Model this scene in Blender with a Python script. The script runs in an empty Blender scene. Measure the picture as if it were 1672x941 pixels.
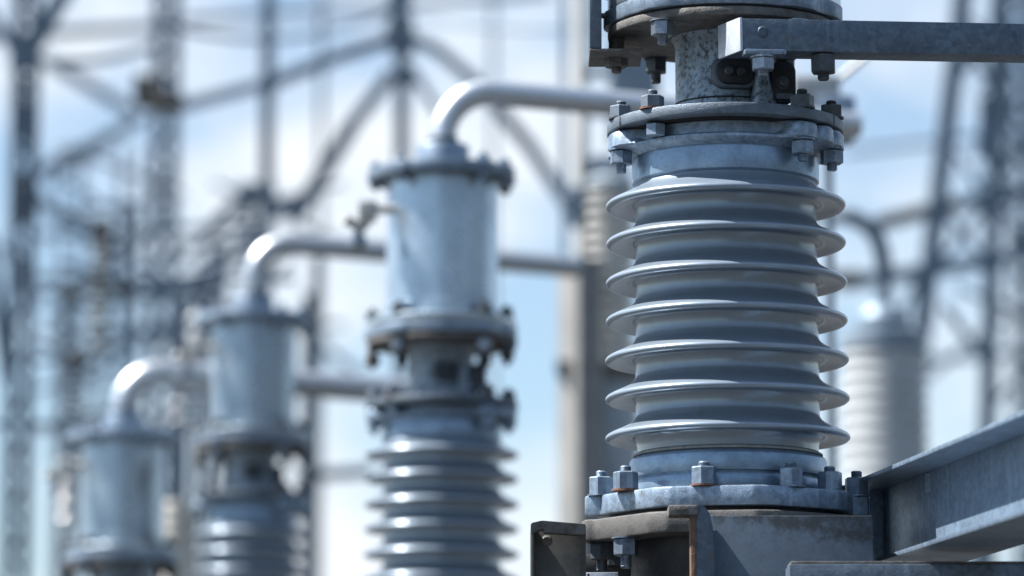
import bpy, bmesh, math, random
from mathutils import Vector, Matrix
random.seed(7)
PI = math.pi
R = math.radians
scene = bpy.context.scene
COL = scene.collection

# ------------------------------------------------------------------ camera model (for reading the photo)
F = 6270.0
CAM = Vector((0, 0, 1.6))
PITCH = math.atan((1450 - 470.5) / F)
cp, sp = math.cos(PITCH), math.sin(PITCH)


def P(px, py, d):
    """world point seen at photo pixel (px,py) at horizontal distance d"""
    u, v = (px - 836) / F, (470.5 - py) / F
    x, y, z = u, cp - v * sp, sp + v * cp
    s = d / y
    return Vector((x * s, d, CAM.z + z * s))


# ------------------------------------------------------------------ materials
def newmat(name):
    m = bpy.data.materials.new(name)
    m.use_nodes = True
    nt = m.node_tree
    return m, nt, nt.nodes['Principled BSDF'], nt.links


def metal(name, base, rough=0.45, metallic=0.6, alt=None, scale=60, grime=None, grime_amt=0.0, grime_scale=14,
          bump=0.15, bump_scale=400, spec=0.5, coat=0.0, fine=0.25, streak=False, vary=True, spangle=0.0):
    m, nt, b, L = newmat(name)
    N = nt.nodes
    tc = N.new('ShaderNodeTexCoord')
    n1 = N.new('ShaderNodeTexNoise'); n1.inputs['Scale'].default_value = scale; n1.inputs['Detail'].default_value = 6
    n1.inputs['Roughness'].default_value = 0.65
    L.new(tc.outputs['Object'], n1.inputs['Vector'])
    alt = alt or tuple(c * 0.72 for c in base)
    r1 = N.new('ShaderNodeValToRGB')
    r1.color_ramp.elements[0].position = 0.36; r1.color_ramp.elements[0].color = (*alt, 1)
    r1.color_ramp.elements[1].position = 0.66; r1.color_ramp.elements[1].color = (*base, 1)
    L.new(n1.outputs['Fac'], r1.inputs['Fac'])
    col = r1.outputs['Color']
    # fine speckle
    n3 = N.new('ShaderNodeTexNoise'); n3.inputs['Scale'].default_value = scale * 9; n3.inputs['Detail'].default_value = 3
    L.new(tc.outputs['Object'], n3.inputs['Vector'])
    r3 = N.new('ShaderNodeValToRGB')
    r3.color_ramp.elements[0].position = 0.30; r3.color_ramp.elements[0].color = (0.45, 0.45, 0.45, 1)
    r3.color_ramp.elements[1].position = 0.52; r3.color_ramp.elements[1].color = (1, 1, 1, 1)
    L.new(n3.outputs['Fac'], r3.inputs['Fac'])
    mx = N.new('ShaderNodeMixRGB'); mx.blend_type = 'MULTIPLY'; mx.inputs['Fac'].default_value = fine
    L.new(col, mx.inputs['Color1']); L.new(r3.outputs['Color'], mx.inputs['Color2'])
    col = mx.outputs['Color']
    if spangle:
        vo = N.new('ShaderNodeTexVoronoi'); vo.inputs['Scale'].default_value = 150
        L.new(tc.outputs['Object'], vo.inputs['Vector'])
        sc_ = N.new('ShaderNodeSeparateColor'); L.new(vo.outputs['Color'], sc_.inputs['Color'])
        mr_ = N.new('ShaderNodeMapRange'); mr_.inputs['To Min'].default_value = 1 - spangle; mr_.inputs['To Max'].default_value = 1 + spangle * .6
        L.new(sc_.outputs['Red'], mr_.inputs['Value'])
        ms = N.new('ShaderNodeMixRGB'); ms.blend_type = 'MULTIPLY'; ms.inputs['Fac'].default_value = 1
        L.new(col, ms.inputs['Color1']); L.new(mr_.outputs['Result'], ms.inputs['Color2'])
        # pale vertical run marks and scratches
        mp_ = N.new('ShaderNodeMapping'); mp_.inputs['Scale'].default_value = (90, 90, 6); L.new(tc.outputs['Object'], mp_.inputs['Vector'])
        ns = N.new('ShaderNodeTexNoise'); ns.inputs['Scale'].default_value = 1.0; ns.inputs['Detail'].default_value = 4; L.new(mp_.outputs['Vector'], ns.inputs['Vector'])
        rs = N.new('ShaderNodeValToRGB'); rs.color_ramp.elements[0].position = .58; rs.color_ramp.elements[0].color = (0, 0, 0, 1)
        rs.color_ramp.elements[1].position = .78; rs.color_ramp.elements[1].color = (.5, .5, .5, 1)
        L.new(ns.outputs['Fac'], rs.inputs['Fac'])
        mt = N.new('ShaderNodeMixRGB'); mt.inputs['Color2'].default_value = (*[min(.7, c * 1.8) for c in base], 1)
        L.new(rs.outputs['Color'], mt.inputs['Fac']); L.new(ms.outputs['Color'], mt.inputs['Color1'])
        col = mt.outputs['Color']
    oi = N.new('ShaderNodeObjectInfo')
    vr = N.new('ShaderNodeMapRange'); vr.inputs['To Min'].default_value = 0.80; vr.inputs['To Max'].default_value = 1.12
    L.new(oi.outputs['Random'], vr.inputs['Value'])
    mv = N.new('ShaderNodeMixRGB'); mv.blend_type = 'MULTIPLY'; mv.inputs['Fac'].default_value = 1.0 if vary else 0.0
    L.new(col, mv.inputs['Color1']); L.new(vr.outputs['Result'], mv.inputs['Color2'])
    col = mv.outputs['Color']
    if grime:
        mp = N.new('ShaderNodeMapping')
        L.new(tc.outputs['Object'], mp.inputs['Vector'])
        if streak:
            mp.inputs['Scale'].default_value = (1, 1, 0.25)
        n2 = N.new('ShaderNodeTexNoise'); n2.inputs['Scale'].default_value = grime_scale; n2.inputs['Detail'].default_value = 9
        n2.inputs['Roughness'].default_value = 0.7
        L.new(mp.outputs['Vector'], n2.inputs['Vector'])
        r2 = N.new('ShaderNodeValToRGB')
        c = 0.72 - 0.34 * grime_amt
        r2.color_ramp.elements[0].position = c - 0.04; r2.color_ramp.elements[0].color = (0, 0, 0, 1)
        r2.color_ramp.elements[1].position = c + 0.09; r2.color_ramp.elements[1].color = (1, 1, 1, 1)
        L.new(n2.outputs['Fac'], r2.inputs['Fac'])
        m2 = N.new('ShaderNodeMixRGB')
        L.new(r2.outputs['Color'], m2.inputs['Fac']); L.new(col, m2.inputs['Color1'])
        m2.inputs['Color2'].default_value = (*grime, 1)
        col = m2.outputs['Color']
        mr = N.new('ShaderNodeMapRange'); mr.inputs['To Min'].default_value = metallic; mr.inputs['To Max'].default_value = metallic * 0.1
        L.new(r2.outputs['Color'], mr.inputs['Value']); L.new(mr.outputs['Result'], b.inputs['Metallic'])
    else:
        b.inputs['Metallic'].default_value = metallic
    L.new(col, b.inputs['Base Color'])
    rr = N.new('ShaderNodeMapRange')
    rr.inputs['To Min'].default_value = min(1, rough + 0.14); rr.inputs['To Max'].default_value = max(0.05, rough - 0.10)
    L.new(n1.outputs['Fac'], rr.inputs['Value']); L.new(rr.outputs['Result'], b.inputs['Roughness'])
    b.inputs['Specular IOR Level'].default_value = spec
    b.inputs['Coat Weight'].default_value = coat
    b.inputs['Coat Roughness'].default_value = 0.12
    if bump:
        nb = N.new('ShaderNodeTexNoise'); nb.inputs['Scale'].default_value = bump_scale; nb.inputs['Detail'].default_value = 5
        L.new(tc.outputs['Object'], nb.inputs['Vector'])
        bp = N.new('ShaderNodeBump'); bp.inputs['Strength'].default_value = bump; bp.inputs['Distance'].default_value = 0.002
        L.new(nb.outputs['Fac'], bp.inputs['Height']); L.new(bp.outputs['Normal'], b.inputs['Normal'])
    return m


M = {}
M['glaze'] = metal('grey_glaze', (0.265, 0.32, 0.38), 0.29, 0.45, alt=(0.23, 0.28, 0.335), scale=10, grime=(0.15, 0.16, 0.165),
                   grime_amt=0.22, grime_scale=22, bump=0.03, bump_scale=160, fine=0.10, spec=0.6, streak=True, coat=0.4, vary=False)
M['collar'] = metal('collar_paint', (0.268, 0.364, 0.477), 0.30, 0.55, scale=30, grime=(0.12, 0.12, 0.12), grime_amt=0.2, grime_scale=60, bump=0.12)
M['galv'] = metal('galvanised_steel', (0.272, 0.339, 0.421), 0.42, 0.6, alt=(0.187, 0.242, 0.310), scale=45, grime=(0.10, 0.10, 0.10), grime_amt=0.25,
                  grime_scale=30, bump=0.22, spangle=0.22)
M['galv_clean'] = metal('galvanised_bolt', (0.307, 0.351, 0.416), 0.38, 0.75, scale=120, grime=(0.10, 0.09, 0.08), grime_amt=0.3, grime_scale=120, bump=0.2)
M['darkbolt'] = metal('weathered_bolt', (0.10, 0.115, 0.13), 0.5, 0.5, scale=140, grime=(0.05, 0.045, 0.04), grime_amt=0.4, grime_scale=90, bump=0.25)
M['cast'] = metal('cast_flange', (0.273, 0.347, 0.437), 0.40, 0.5, scale=35, grime=(0.09, 0.09, 0.09), grime_amt=0.3, grime_scale=40, bump=0.3, bump_scale=600, spangle=0.22)
M['darkflange'] = metal('dark_flange', (0.145, 0.18, 0.22), 0.50, 0.45, scale=40, grime=(0.07, 0.07, 0.07), grime_amt=0.4, grime_scale=35, bump=0.45, bump_scale=700)
M['neck'] = metal('stained_neck', (0.29, 0.36, 0.43), 0.40, 0.5, scale=60, grime=(0.04, 0.045, 0.052), grime_amt=0.58, grime_scale=150, bump=0.3)
M['boss'] = metal('dark_boss', (0.045, 0.048, 0.055), 0.45, 0.4, scale=60, grime=(0.02, 0.02, 0.02), grime_amt=0.4, bump=0.3)
M['tan'] = metal('dirty_plate', (0.16, 0.151, 0.143), 0.65, 0.15, alt=(0.09, 0.083, 0.077), scale=70, grime=(0.06, 0.05, 0.04), grime_amt=0.45, grime_scale=60, bump=0.5, bump_scale=500)
M['rust'] = metal('rust_edge', (0.19, 0.10, 0.055), 0.8, 0.05, alt=(0.11, 0.07, 0.045), scale=90, bump=0.5)
M['gasket'] = metal('black_gasket', (0.018, 0.016, 0.018), 0.7, 0.0, bump=0.1)
M['beam'] = metal('beam_steel', (0.232, 0.308, 0.399), 0.42, 0.5, alt=(0.181, 0.245, 0.323), scale=18, grime=(0.10, 0.09, 0.08), grime_amt=0.15, grime_scale=12, bump=0.15, spangle=0.22)
M['bar'] = metal('bar_steel', (0.122, 0.160, 0.207), 0.48, 0.45, alt=(0.089, 0.118, 0.158), scale=22, grime=(0.08, 0.075, 0.07), grime_amt=0.3, grime_scale=30, bump=0.2, spangle=0.22)
M['body'] = metal('body_plate', (0.22, 0.25, 0.29), 0.5, 0.4, scale=25, grime=(0.035, 0.037, 0.04), grime_amt=0.38, grime_scale=24, bump=0.35)
def saddle_mat():
    m = metal('stained_saddle', (0.115, 0.152, 0.195), 0.5, 0.4, scale=25, grime=(0.06, 0.065, 0.07), grime_amt=0.15, grime_scale=60, bump=0.10, bump_scale=900)
    nt = m.node_tree; N, L = nt.nodes, nt.links
    b = N['Principled BSDF']
    src = b.inputs['Base Color'].links[0].from_socket
    tc = N.new('ShaderNodeTexCoord'); sep = N.new('ShaderNodeSeparateXYZ'); L.new(tc.outputs['Object'], sep.inputs['Vector'])
    n = N.new('ShaderNodeTexNoise'); n.inputs['Scale'].default_value = 70; n.inputs['Detail'].default_value = 8; n.inputs['Roughness'].default_value = .75
    L.new(tc.outputs['Object'], n.inputs['Vector'])
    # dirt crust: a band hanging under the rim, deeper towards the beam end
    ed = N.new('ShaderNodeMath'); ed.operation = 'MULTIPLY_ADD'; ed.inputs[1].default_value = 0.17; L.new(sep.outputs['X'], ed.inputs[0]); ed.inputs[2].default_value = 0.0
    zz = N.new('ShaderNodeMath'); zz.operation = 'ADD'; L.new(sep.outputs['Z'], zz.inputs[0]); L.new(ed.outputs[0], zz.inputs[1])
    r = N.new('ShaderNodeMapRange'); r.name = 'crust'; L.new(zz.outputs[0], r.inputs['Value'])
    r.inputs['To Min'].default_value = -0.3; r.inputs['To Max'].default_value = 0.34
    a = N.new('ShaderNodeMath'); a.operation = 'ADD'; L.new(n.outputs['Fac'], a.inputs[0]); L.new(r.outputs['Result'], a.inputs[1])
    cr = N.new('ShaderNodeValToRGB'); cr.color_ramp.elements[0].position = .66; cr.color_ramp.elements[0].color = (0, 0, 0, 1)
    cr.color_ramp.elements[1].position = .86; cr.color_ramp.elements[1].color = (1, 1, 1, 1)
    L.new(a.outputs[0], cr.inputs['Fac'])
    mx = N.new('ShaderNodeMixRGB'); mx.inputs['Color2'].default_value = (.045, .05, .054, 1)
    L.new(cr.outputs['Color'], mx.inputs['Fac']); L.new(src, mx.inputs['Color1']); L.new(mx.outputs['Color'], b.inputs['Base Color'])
    return m


M['saddle'] = saddle_mat()
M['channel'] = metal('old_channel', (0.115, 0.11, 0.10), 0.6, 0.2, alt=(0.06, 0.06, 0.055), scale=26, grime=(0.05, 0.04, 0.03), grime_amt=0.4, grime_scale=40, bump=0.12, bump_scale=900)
M['alu'] = metal('aluminium_pipe', (0.56, 0.60, 0.64), 0.38, 0.85, alt=(0.5, 0.52, 0.55), scale=14, grime=(0.2, 0.19, 0.17), grime_amt=0.15, bump=0.05)
M['housing'] = metal('housing_zinc', (0.50, 0.58, 0.65), 0.27, 0.82, alt=(0.38, 0.45, 0.52), scale=9, grime=(0.15, 0.16, 0.17), grime_amt=0.2, grime_scale=8, bump=0.1)
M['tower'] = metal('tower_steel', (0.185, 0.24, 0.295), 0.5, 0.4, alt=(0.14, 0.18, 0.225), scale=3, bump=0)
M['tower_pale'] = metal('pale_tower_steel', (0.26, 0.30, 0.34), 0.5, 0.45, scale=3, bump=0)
M['tower_brown'] = metal('brown_fitting', (0.17, 0.15, 0.12), 0.6, 0.2, scale=8, bump=0)
M['beige'] = metal('beige_porcelain', (0.52, 0.49, 0.44), 0.35, 0.0, scale=6, bump=0)
M['greige'] = metal('pale_grey_paint', (0.42, 0.44, 0.45), 0.5, 0.0, scale=6, bump=0)
M['greyblue'] = metal('blue_grey_paint', (0.27, 0.33, 0.39), 0.4, 0.3, scale=6, bump=0)
M['black'] = metal('black_fitting', (0.03, 0.03, 0.033), 0.5, 0.2, bump=0)
M['brass'] = metal('dull_brass', (0.66, 0.63, 0.58), 0.3, 0.15, bump=0.1, coat=0.4)
M['bluepale'] = metal('pale_blue_grey', (0.46, 0.52, 0.57), 0.45, 0.1, scale=6, bump=0)
M['warmgrey'] = metal('warm_grey_paint', (0.27, 0.265, 0.25), 0.5, 0.0, scale=6, bump=0)
M['cement'] = metal('cement', (0.42, 0.415, 0.40), 0.85, 0.0, scale=90, grime=(0.2, 0.19, 0.18), grime_amt=0.4, grime_scale=80, bump=0.5)
M['whitish'] = metal('weathered_white', (0.80, 0.78, 0.73), 0.5, 0.0, scale=6, bump=0)
M['rustwash'] = metal('rusty_washer', (0.22, 0.10, 0.07), 0.7, 0.1, bump=0.3)
M['glass'] = metal('glossy_disc', (0.55, 0.56, 0.56), 0.14, 0.0, bump=0, coat=1.0)
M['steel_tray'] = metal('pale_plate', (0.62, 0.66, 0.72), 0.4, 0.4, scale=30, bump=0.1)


# ------------------------------------------------------------------ mesh helpers
def obj(name, bm, mat, parent=None, smooth=True, angle=32, loc=None):
    bmesh.ops.recalc_face_normals(bm, faces=bm.faces[:])
    me = bpy.data.meshes.new(name)
    bm.to_mesh(me); bm.free()
    if smooth:
        me.shade_smooth()
        me.set_sharp_from_angle(angle=R(angle))
    me.materials.append(M[mat] if isinstance(mat, str) else mat)
    o = bpy.data.objects.new(name, me)
    COL.objects.link(o)
    if parent is not None:
        o.parent = parent
    if loc is not None:
        o.location = loc
    return o


def tag(o, label=None, cat=None, group=None, kind=None):
    if label: o['label'] = label
    if cat: o['category'] = cat
    if group: o['group'] = group
    if kind: o['kind'] = kind
    return o


def empty(name, loc, label, cat, group=None, rz=0):
    o = bpy.data.objects.new(name, None)
    COL.objects.link(o)
    o.location = loc
    o.rotation_euler = (0, 0, rz)
    return tag(o, label, cat, group)


def lathe(bm, prof, segs=96, cx=0, cy=0, rfun=None, close=True):
    """prof: list of (r,z). rfun(theta, r, i) -> r"""
    rings = []
    for i, (r, z) in enumerate(prof):
        ring = []
        for k in range(segs):
            t = 2 * PI * k / segs
            rr = rfun(t, r, i) if rfun else r
            ring.append(bm.verts.new((cx + rr * math.sin(t), cy - rr * math.cos(t), z)))
        rings.append(ring)
    for a, b in zip(rings, rings[1:]):
        for k in range(segs):
            bm.faces.new((a[k], a[(k + 1) % segs], b[(k + 1) % segs], b[k]))
    if close:
        bm.faces.new(rings[0]); bm.faces.new(rings[-1])
    return bm


def disc_prof(r, z0, z1, bev):
    """flat plate with rounded edges from z0 (low) to z1"""
    return [(r - bev, z0), (r - bev * 0.3, z0 + bev * 0.3), (r, z0 + bev), (r, z1 - bev), (r - bev * 0.3, z1 - bev * 0.3), (r - bev, z1)]


def box(bm, lo, hi, bev=0.0, mat=None):
    lo, hi = Vector(lo), Vector(hi)
    vs = [Vector((x, y, z)) for x in (lo.x, hi.x) for y in (lo.y, hi.y) for z in (lo.z, hi.z)]
    if mat is not None:
        vs = [mat @ v for v in vs]
    v = [bm.verts.new(p) for p in vs]
    fs = [bm.faces.new([v[i] for i in q]) for q in ((0, 1, 3, 2), (4, 6, 7, 5), (0, 4, 5, 1), (2, 3, 7, 6), (0, 2, 6, 4), (1, 5, 7, 3))]
    if bev:
        es = set()
        for f in fs:
            es.update(f.edges)
        bmesh.ops.bevel(bm, geom=list(es), offset=bev, segments=2, profile=0.6, affect='EDGES')
    return bm


def frame_from(p1, p2):
    z = (p2 - p1).normalized()
    up = Vector((0, 1, 0)) if abs(z.y) < 0.9 else Vector((0, 0, 1))
    x = up.cross(z).normalized()
    y = z.cross(x)
    m = Matrix((x, y, z)).transposed().to_4x4()
    m.translation = p1
    return m, (p2 - p1).length


def strut(bm, p1, p2, w, t=None, kind='angle'):
    """member between two points: rolled angle section, tube or flat box"""
    m, l = frame_from(Vector(p1), Vector(p2))
    t = t or w * 0.14
    if kind == 'angle':
        h = w / 2
        pts = [(-h, -h), (h, -h), (h, -h + t), (-h + t, -h + t), (-h + t, h), (-h, h)]
    elif kind == 'tube':
        pts = [(w / 2 * math.cos(2 * PI * k / 20), w / 2 * math.sin(2 * PI * k / 20)) for k in range(20)]
    else:
        h = w / 2
        pts = [(-h, -t / 2), (h, -t / 2), (h, t / 2), (-h, t / 2)]
    a = [bm.verts.new(m @ Vector((x, y, 0))) for x, y in pts]
    b = [bm.verts.new(m @ Vector((x, y, l))) for x, y in pts]
    n = len(pts)
    for k in range(n):
        bm.faces.new((a[k], a[(k + 1) % n], b[(k + 1) % n], b[k]))
    bm.faces.new(a[::-1]); bm.faces.new(b)
    return bm


def sweep(bm, pts, r, segs=40):
    """round tube along a polyline"""
    rings = []
    n = len(pts)
    pts = [Vector(p) for p in pts]
    ref = None
    for i, p in enumerate(pts):
        t = (pts[min(i + 1, n - 1)] - pts[max(i - 1, 0)]).normalized()
        if ref is None:
            ref = Vector((0, 1, 0)) if abs(t.y) < 0.9 else Vector((1, 0, 0))
        ref = (ref - t * ref.dot(t)).normalized()
        s = t.cross(ref)
        rr = r[i] if isinstance(r, (list, tuple)) else r
        rings.append([bm.verts.new(p + ref * (rr * math.cos(2 * PI * k / segs)) + s * (rr * math.sin(2 * PI * k / segs))) for k in range(segs)])
    for a, b in zip(rings, rings[1:]):
        for k in range(segs):
            bm.faces.new((a[k], a[(k + 1) % segs], b[(k + 1) % segs], b[k]))
    bm.faces.new(rings[0][::-1]); bm.faces.new(rings[-1])
    return bm


def hexnut(bm, x, y, z0, z1, r, rot=0, thread=0.45, ext_up=0.0, ext_dn=0.0, washer=True):
    """hex nut from z0..z1 with chamfered corners, washer, and thread ends"""
    c = r * 0.09
    prof = [(r * 0.90, z0), (r, z0 + c), (r, z1 - c), (r * 0.90, z1)]
    rings = []
    for rr, z in prof:
        rings.append([bm.verts.new((x + rr * math.cos(rot + k * PI / 3), y + rr * math.sin(rot + k * PI / 3), z)) for k in range(6)])
    for a, b in zip(rings, rings[1:]):
        for k in range(6):
            bm.faces.new((a[k], a[(k + 1) % 6], b[(k + 1) % 6], b[k]))
    bm.faces.new(rings[0][::-1]); bm.faces.new(rings[-1])
    tr = r * thread
    def thread(za, zb):
        n = 6
        st = (zb - za) / n
        o_ = []
        for k in range(n):
            o_ += [(tr * .93, za + k * st), (tr, za + (k + .5) * st)]
        return o_
    vary_ = 0.8 + 0.5 * random.random()
    ext_up *= vary_
    ext_dn *= vary_
    if ext_up:
        p = thread(z1 + 0.0002, z1 + ext_up - tr * .2) + [(tr, z1 + ext_up - tr * .2), (tr * .8, z1 + ext_up)]
        lathe(bm, p, 20, x, y)
    if ext_dn:
        p = [(tr * .8, z0 - ext_dn)] + thread(z0 - ext_dn + tr * .2, z0 - 0.0002) + [(tr, z0 - 0.0001)]
        lathe(bm, p, 20, x, y)
    return bm


# ------------------------------------------------------------------ main insulator column, measured in photo pixels on its axis
Y0 = 4.70
AX = 1186
X0 = P(1189, 800, Y0).x
U = 4.765 / F          # metres per photo pixel at the column


def zr(y):
    return P(AX, y, Y0).z


KG = 'support columns standing in a receding row'
col = empty('post_insulator', (X0, Y0, 0), 'sharp grey insulator column bolted on a dirty flange beside the steel beam', 'insulator', KG)

# --- porcelain
bm = bmesh.new()
sheds = [338 + 63.2 * k for k in range(7)]
prof = [(147 * U, zr(800)), (147 * U, zr(sheds[-1] + 16))]
rng = random.Random(21)
for s in reversed(sheds):
    k = 1 + (s - 338) / 380 * 0.018 + rng.uniform(-.003, .003)
    s += rng.uniform(-.7, .7)
    sag = rng.uniform(-.8, .8)
    low = [(147, 3.5), (149.5, 0.5), (153, -1.5), (165, 0.0), (180, 2.5), (187, 4.5), (191, 4.0)]
    tip = [(194.5, 1.2), (195.4, -1.2), (194.8, -3.8), (192.2, -6.4), (187.5, -9.0)]
    top = [(181, -11.9), (173.5, -15.1), (165.5, -18.8), (158, -23.0), (152.5, -27.2), (149, -31.6), (147.2, -36.5)]
    for r, dy in low + tip + top:
        prof.append((r * k * U, zr(s + dy + sag * max(0, (r - 150) / 45))))
prof.append((145 * U, zr(290)))
prof.append((145 * U, zr(250)))
bm = lathe(bm, prof, 160)
obj('insulator', bm, 'glaze', col, angle=50).location = (0, 0, 0)


def plate(name, mat, r, y_top, y_bot, bev=2.5, rfun=None, segs=144, parent=col, angle=32):
    bm = bmesh.new()
    lathe(bm, disc_prof(r * U, zr(y_bot), zr(y_top), bev * U), segs, rfun=rfun)
    return obj(name, bm, mat, parent, angle=angle)


# top collar
bm = bmesh.new()
pr = [(146, 303), (149, 304), (152.5, 301), (153, 296), (153, 266), (152, 262), (150, 260), (149, 252)]
lathe(bm, [(r * U, zr(y)) for r, y in pr], 144)
obj('top_collar', bm, 'collar', col)
# lobed cast flange
LOBES = [-75, -44, 41, 73, 107, 137, -107, -137]
LOBE_AT = [(-76, 14), (41, 11), (57, 8), (73, 13), (107, 12), (137, 12), (-107, 12), (-137, 12)]


def lobe_at(t):
    a = 0
    for L, w_ in LOBE_AT:
        d = (math.degrees(t) - L + 180) % 360 - 180
        a = max(a, math.exp(-(abs(d) / w_) ** 4))
    return a


bm = bmesh.new()
thin = [(150, 265), (155, 260), (166, 256), (168.5, 253), (168, 249), (163, 246.5), (152, 245), (151, 232), (151, 226.2)]
fat = [(150, 265), (156, 260), (172, 256), (191, 254), (196, 251), (196.5, 240), (196, 231), (193, 227.6), (188, 226.2)]
rings = []
NS = 300
for (r0, y0), (r1, y1) in zip(thin, fat):
    ring = []
    for k in range(NS):
        t_ = 2 * PI * k / NS
        a_ = lobe_at(t_)
        r_, y_ = r0 + (r1 - r0) * a_, y0 + (y1 - y0) * a_
        ring.append(bm.verts.new((r_ * U * math.sin(t_), -r_ * U * math.cos(t_), zr(y_))))
    rings.append(ring)
for a_, b_ in zip(rings, rings[1:]):
    for k in range(NS):
        bm.faces.new((a_[k], a_[(k + 1) % NS], b_[(k + 1) % NS], b_[k]))
bm.faces.new(rings[0]); bm.faces.new(rings[-1])
obj('lobed_flange', bm, 'cast', col)
bm = bmesh.new()
lathe(bm, [(168 * U, zr(226)), (168 * U, zr(222))], 96)
obj('gasket', bm, 'gasket', col)


def seg_fun(t, r, i):
    # flat cut facets at the notches
    d = math.degrees(t) % 360
    for a in (-64, 62):
        e = (d - a + 180) % 360 - 180
        if abs(e) < 1.0:
            return r - 5 * U
    return r


plate('upper_flange', 'darkflange', 194, 205, 223, 2.5, seg_fun, 360)

# bolts of that flange
for i, a in enumerate(LOBES):
    x, y = 178 * U * math.sin(R(a)), -178 * U * math.cos(R(a))
    bm = bmesh.new()
    rot = random.random()
    hexnut(bm, x, y, zr(205), zr(183), 19 * U, rot, ext_up=9 * U)
    bolt = obj('bolt', bm, 'darkbolt' if a not in (-44, -75) else 'darkflange', col)
    bm = bmesh.new()
    lathe(bm, [(20.5 * U, zr(204.9)), (20.5 * U, zr(202))], 28, x, y)
    obj('washer', bm, 'rustwash' if a in (-44, 107, -137) else 'darkbolt', bolt)
    if a == -44:
        bm = bmesh.new()
        hexnut(bm, x * .96, y * .96, zr(247), zr(227), 17 * U, .5)
        obj('nut', bm, 'cast', col)
    elif abs(a) != 107:
        bm = bmesh.new()
        hexnut(bm, x, y, zr(278), zr(256), 19 * U, rot + .3, ext_dn=13 * U)
        lathe(bm, [(20 * U, zr(255.5)), (20 * U, zr(252.8))], 28, x, y)
        obj('nut', bm, 'galv', col)

# neck
bm = bmesh.new()
pr = [(90, 207), (85, 203), (84, 200), (84, 176), (82, 173.5), (81, 172), (81, 80), (83, 72), (88, 66), (92, 60)]
lathe(bm, [(r * U, zr(y)) for r, y in pr], 96)
neck = obj('neck', bm, 'neck', col)
# seam line ring and cast rib of the neck base
bm = bmesh.new()
lathe(bm, [(84.6 * U, zr(175.4)), (84.6 * U, zr(173.2))], 96)
obj('seam', bm, 'gasket', neck)
for a in (-38, 22):
    bm = bmesh.new()
    mm = Matrix.Rotation(R(a), 4, 'Z')
    box(bm, (-9 * U, -91 * U, zr(203)), (9 * U, -78 * U, zr(182)), 3 * U, mm)
    obj('cast_pad', bm, 'neck', neck)
# oval boss with two screws
A = R(8)
mm = Matrix.Rotation(A, 4, 'Z') @ Matrix.Translation((0, -80 * U, zr(136))) @ Matrix.Rotation(PI / 2, 4, 'X')


def oval_prof(bm, hw, hh, rad, z0, z1, mm, bev=2, segs=10):
    outl = []
    for cx, cy, a0 in ((hw - rad, hh - rad, 0), (-hw + rad, hh - rad, 90), (-hw + rad, -hh + rad, 180), (hw - rad, -hh + rad, 270)):
        for k in range(segs):
            a = R(a0 + 90 * k / (segs - 1))
            outl.append((cx + rad * math.cos(a), cy + rad * math.sin(a)))
    rings = []
    for inset, z in ((0, z0), (0, z1 - bev), (bev * .35, z1 - bev * .35), (bev, z1)):
        ring = []
        for x, y in outl:
            f = 1 - inset / max(hw, hh)
            ring.append(bm.verts.new(mm @ Vector((x * f * U, y * f * U, z * U))))
        rings.append(ring)
    n = len(outl)
    for a, b in zip(rings, rings[1:]):
        for k in range(n):
            bm.faces.new((a[k], a[(k + 1) % n], b[(k + 1) % n], b[k]))
    bm.faces.new(rings[0][::-1]); bm.faces.new(rings[-1])


bm = bmesh.new()
oval_prof(bm, 37, 27, 20, -8, 9, mm, 4)
boss = obj('boss', bm, 'darkflange', neck)
bm = bmesh.new()
oval_prof(bm, 31, 21, 18, 8.5, 13, mm, 3)
obj('cover', bm, 'boss', boss)
for dx in (-11, 9):
    bm = bmesh.new()
    m2 = mm @ Matrix.Translation((dx * U, 0, 13 * U))
    for v in lathe(bm, [(8 * U, -.5 * U), (8 * U, 3 * U), (6 * U, 6 * U)], 24).verts:
        v.co = m2 @ v.co
    obj('screw', bm, 'darkbolt', boss)
# lug on the flank and its cone strut
lm = Matrix.Translation((90 * U, -70 * U, zr(150))) @ Matrix.Rotation(R(10), 4, 'Z') @ Matrix.Rotation(PI / 2, 4, 'X')
bm = bmesh.new()
oval_prof(bm, 21, 35, 17, -12, 8, lm, 3)
lug = obj('lug', bm, 'boss', neck)
bm = bmesh.new()
m2 = lm @ Matrix.Translation((-2 * U, -2 * U, 8 * U))
for v in lathe(bm, [(11 * U, -1 * U), (11 * U, 3 * U), (7 * U, 3 * U), (7 * U, 9 * U), (5 * U, 10 * U)], 24).verts:
    v.co = m2 @ v.co
obj('pin', bm, 'darkbolt', lug)
bm = bmesh.new()
box(bm, (-14 * U, -30 * U, -13 * U), (14 * U, -20 * U, 16 * U), 2 * U, lm)
obj('lug_foot', bm, 'darkflange', lug)
bm = bmesh.new()
sweep(bm, [(55 * U, -82 * U, zr(126)), (56 * U, -80 * U, zr(150)), (58 * U, -74 * U, zr(180)), (60 * U, -66 * U, zr(200))], [11 * U, 14 * U, 21 * U, 27 * U], 32)
obj('gusset_cone', bm, 'neck', neck)
bm = bmesh.new()
box(bm, (80 * U, -60 * U, zr(190)), (96 * U, -40 * U, zr(120)), 3 * U)
obj('lug_web', bm, 'boss', neck)

# housing: bottom flange stack, drum, top flange, hub
plate('housing_base_plate', 'tan', 192, 52, 66, 3)
plate('housing_gasket', 'gasket', 186, 48, 52.2, 1)
LOB2 = [-37, 37, 68, 110, 143, -88, -143]


def hexlobe(t, r, i):
    a = 0
    for L in LOB2:
        d = (math.degrees(t) - L + 180) % 360 - 180
        a = max(a, math.exp(-(abs(d) / 10) ** 4))
    return r - 7 * U * (1 - a)


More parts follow.
